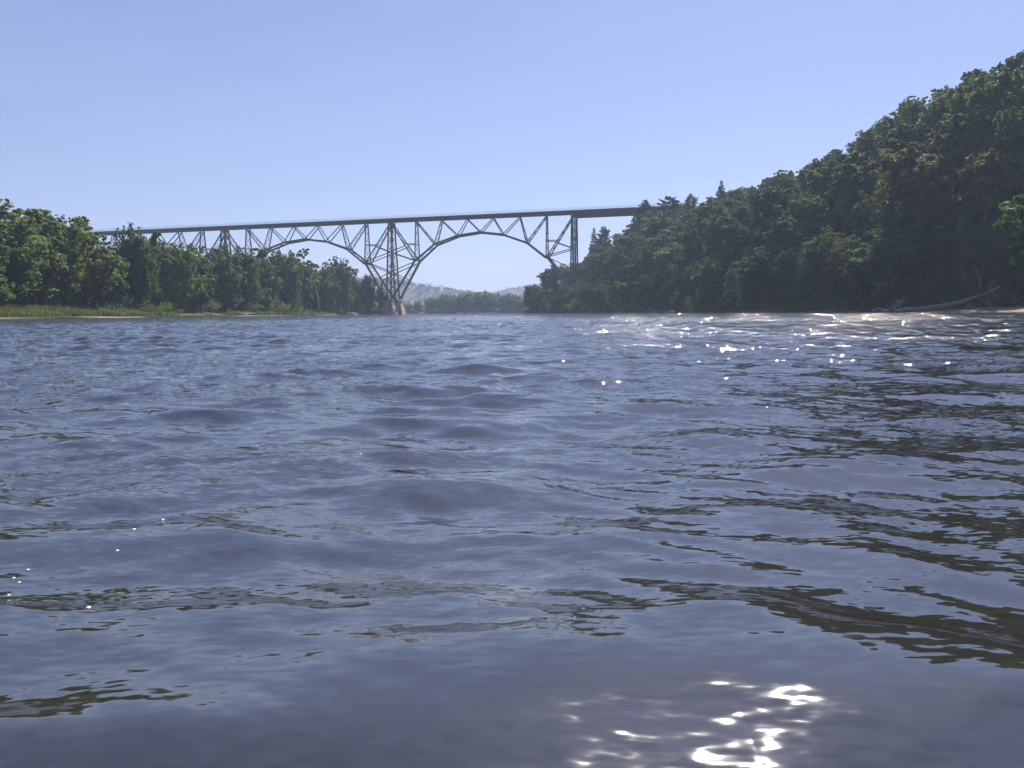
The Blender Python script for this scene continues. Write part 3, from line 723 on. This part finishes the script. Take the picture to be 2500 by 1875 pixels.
def log(px0, px1, off, py_lift, rad, mat, label, right=True, name='driftwood_log', tilt=0.0):
    f = right_at if right else left_at
    (x0, y0), (x1, y1) = f(px0, off), f(px1, off)
    p = np.array((x0, y0, float(ground_z(x0, y0))+rad+py_lift)); q = np.array((x1, y1, float(ground_z(x1, y1))+rad+py_lift+tilt)); m_ = (p+q)/2+np.array((0, .2, .06))
    mb = MB(); mb.tube([p, m_, q], [rad, rad*.95, rad*.7], 8); o = mb.build(name, mat, None, True); tag(o, label, 'driftwood', 'driftwood on the shores')
log(2152, 2204, 1.0, .1, .22, M_pale, 'pale driftwood plank below the upturned stump')
log(2345, 2362, .8, .05, .14, M_pale, 'short pale driftwood stick in front of the fallen tree')
log(2128, 2150, 1.0, .0, .3, M_log, 'rusty dark log end left of the pale plank', tilt=.5)
log(1633, 1647, 1.2, .1, .3, M_pale, 'pale driftwood left of the rusty bush')
log(1592, 1601, 1.2, .1, .3, M_pale, 'small pale driftwood farther left along the right shore')
log(584, 606, 2.6, .8, .16, M_log, 'grey fallen branch slanting to the water on the left bank', right=False, tilt=-.9)
log(600, 626, 3, .1, .28, M_log, 'short grey log lying level beside the slanting branch', right=False, tilt=.2)
log(455, 478, 14, .9, .35, M_pale, 'pale log shape standing in for an unidentified pale spot under the left trees', right=False)  # log form stands in for a pale spot of unknown nature
for i, (px, yy) in enumerate(((1125, 737), (1152, 735), (1172, 736), (1200, 736), (1035, 738))):
    x = (px-CX)/FPX*yy; mb = MB(); Lh = random.uniform(3, 6); z = .25
    mb.tube([(x-Lh, yy, z), (x, yy+.6, z+.5), (x+Lh, yy, z+.1)], [.5, .6, .3], 7); o = mb.build('driftwood_log', M_pale, None, True)
    tag(o, 'tiny pale driftwood at the waterline of the far wooded shore', 'driftwood', 'driftwood on the far shore')
# leaning trunk and boulder on the left waterline
x, y = left_at(783, 3.0); z = float(ground_z(x, y))
branchy('leaning_trunk', 'dark leaning tree trunk at the left waterline under the trees', 'tree trunk', M_bark, (x, y, z-.3),
        [('trunk', [(x, y, z-.3), (x-.3, y, z+2.5), (x-.9, y+.5, z+9)], [.9, .6, .4]), ('root', [(x, y, z+.5), (x+1.6, y-.5, z-.2)], [.5, .2])])
x, y = left_at(864, 1.2); z = float(ground_z(x, y)); mb = MB(); u = np.linspace(0, 1, 6)
mb.tube(np.stack([u*0+x, u*0+y, z-.4+u*1.7], -1), [2.9, 2.8, 2.5, 1.9, 1.1, .3], 12); vv = mb.v[0]; vv += np.random.default_rng(9).normal(size=vv.shape)*.15
tag(mb.build('boulder', M_rock, None, True), 'dark low boulder at the left waterline near the pier', 'boulder')
for i, (px, yb, yt) in enumerate(((2388, 727, 645), (2352, 722, 655))):
    x, y = right_at(px, 10+i); g = float(ground_z(x, y)); t = unproj(px-8, yt, y); mb = MB()
    mb.tube([(x, y, g-.5), ((x+t.x)/2+.3, y, (g+t.z)/2), tuple(t)], [.16, .11, .05], 6); o = mb.build('dead_sapling', M_log, None, True)
    tag(o, ('longer', 'shorter')[i]+' thin bare sapling stem above the fallen tree', 'dead tree', 'bare stems above the fallen tree')
# bubbles of foam on the near water
for i, (px, py) in enumerate(((38, 1412), (52, 1424), (30, 1458), (70, 1390), (330, 1302), (398, 1260), (225, 1510), (282, 1355), (1022, 1087), (880, 1122))):
    d = RM.to_3x3() @ Vector(((px-CX)/FPX, -(py-CY)/FPX, -1)); t = -CAM_H/d.z; x, y = d.x*t, d.y*t
    mb = MB(); a = np.linspace(0, math.pi/2, 4); rr = .0034 if i < 4 else .0044
    gx0, gy0, gz0 = waves(np.array([x]), np.array([y]), np.array([.006]))
    mb.tube([(float(gx0[0]), float(gy0[0]), float(gz0[0])-.001+.6*rr*math.sin(q)) for q in a], [rr*max(.15, math.cos(q)) for q in a], 8)
    tag(mb.build('foam_bubble', M_foam, None, True), 'tiny white foam bubble floating on the near water', 'bubble', 'foam bubbles on the near water')

# ------------------------------------------------------------------ haze
hx0, hx1, hy0, hy1, hz0, hz1 = -3600, 3600, -400, 4400, -3.6, 190
v = [(x, y, z) for z in (hz0, hz1) for x, y in ((hx0, hy0), (hx1, hy0), (hx1, hy1), (hx0, hy1))]
hm = bpy.data.materials.new('haze'); hm.use_nodes = True; n = hm.node_tree.nodes; n.remove(n['Principled BSDF'])
pv = n.new('ShaderNodeVolumePrincipled'); pv.inputs['Color'].default_value = (.56, .68, .93, 1); pv.inputs['Density'].default_value = .00027; pv.inputs['Anisotropy'].default_value = .2
hm.node_tree.links.new(pv.outputs[0], n['Material Output'].inputs['Volume'])
tag(obj('haze', mesh_np('haze', v, [(0, 3, 2, 1), (4, 5, 6, 7), (0, 1, 5, 4), (1, 2, 6, 5), (2, 3, 7, 6), (3, 0, 4, 7)], hm)), kind='stuff')
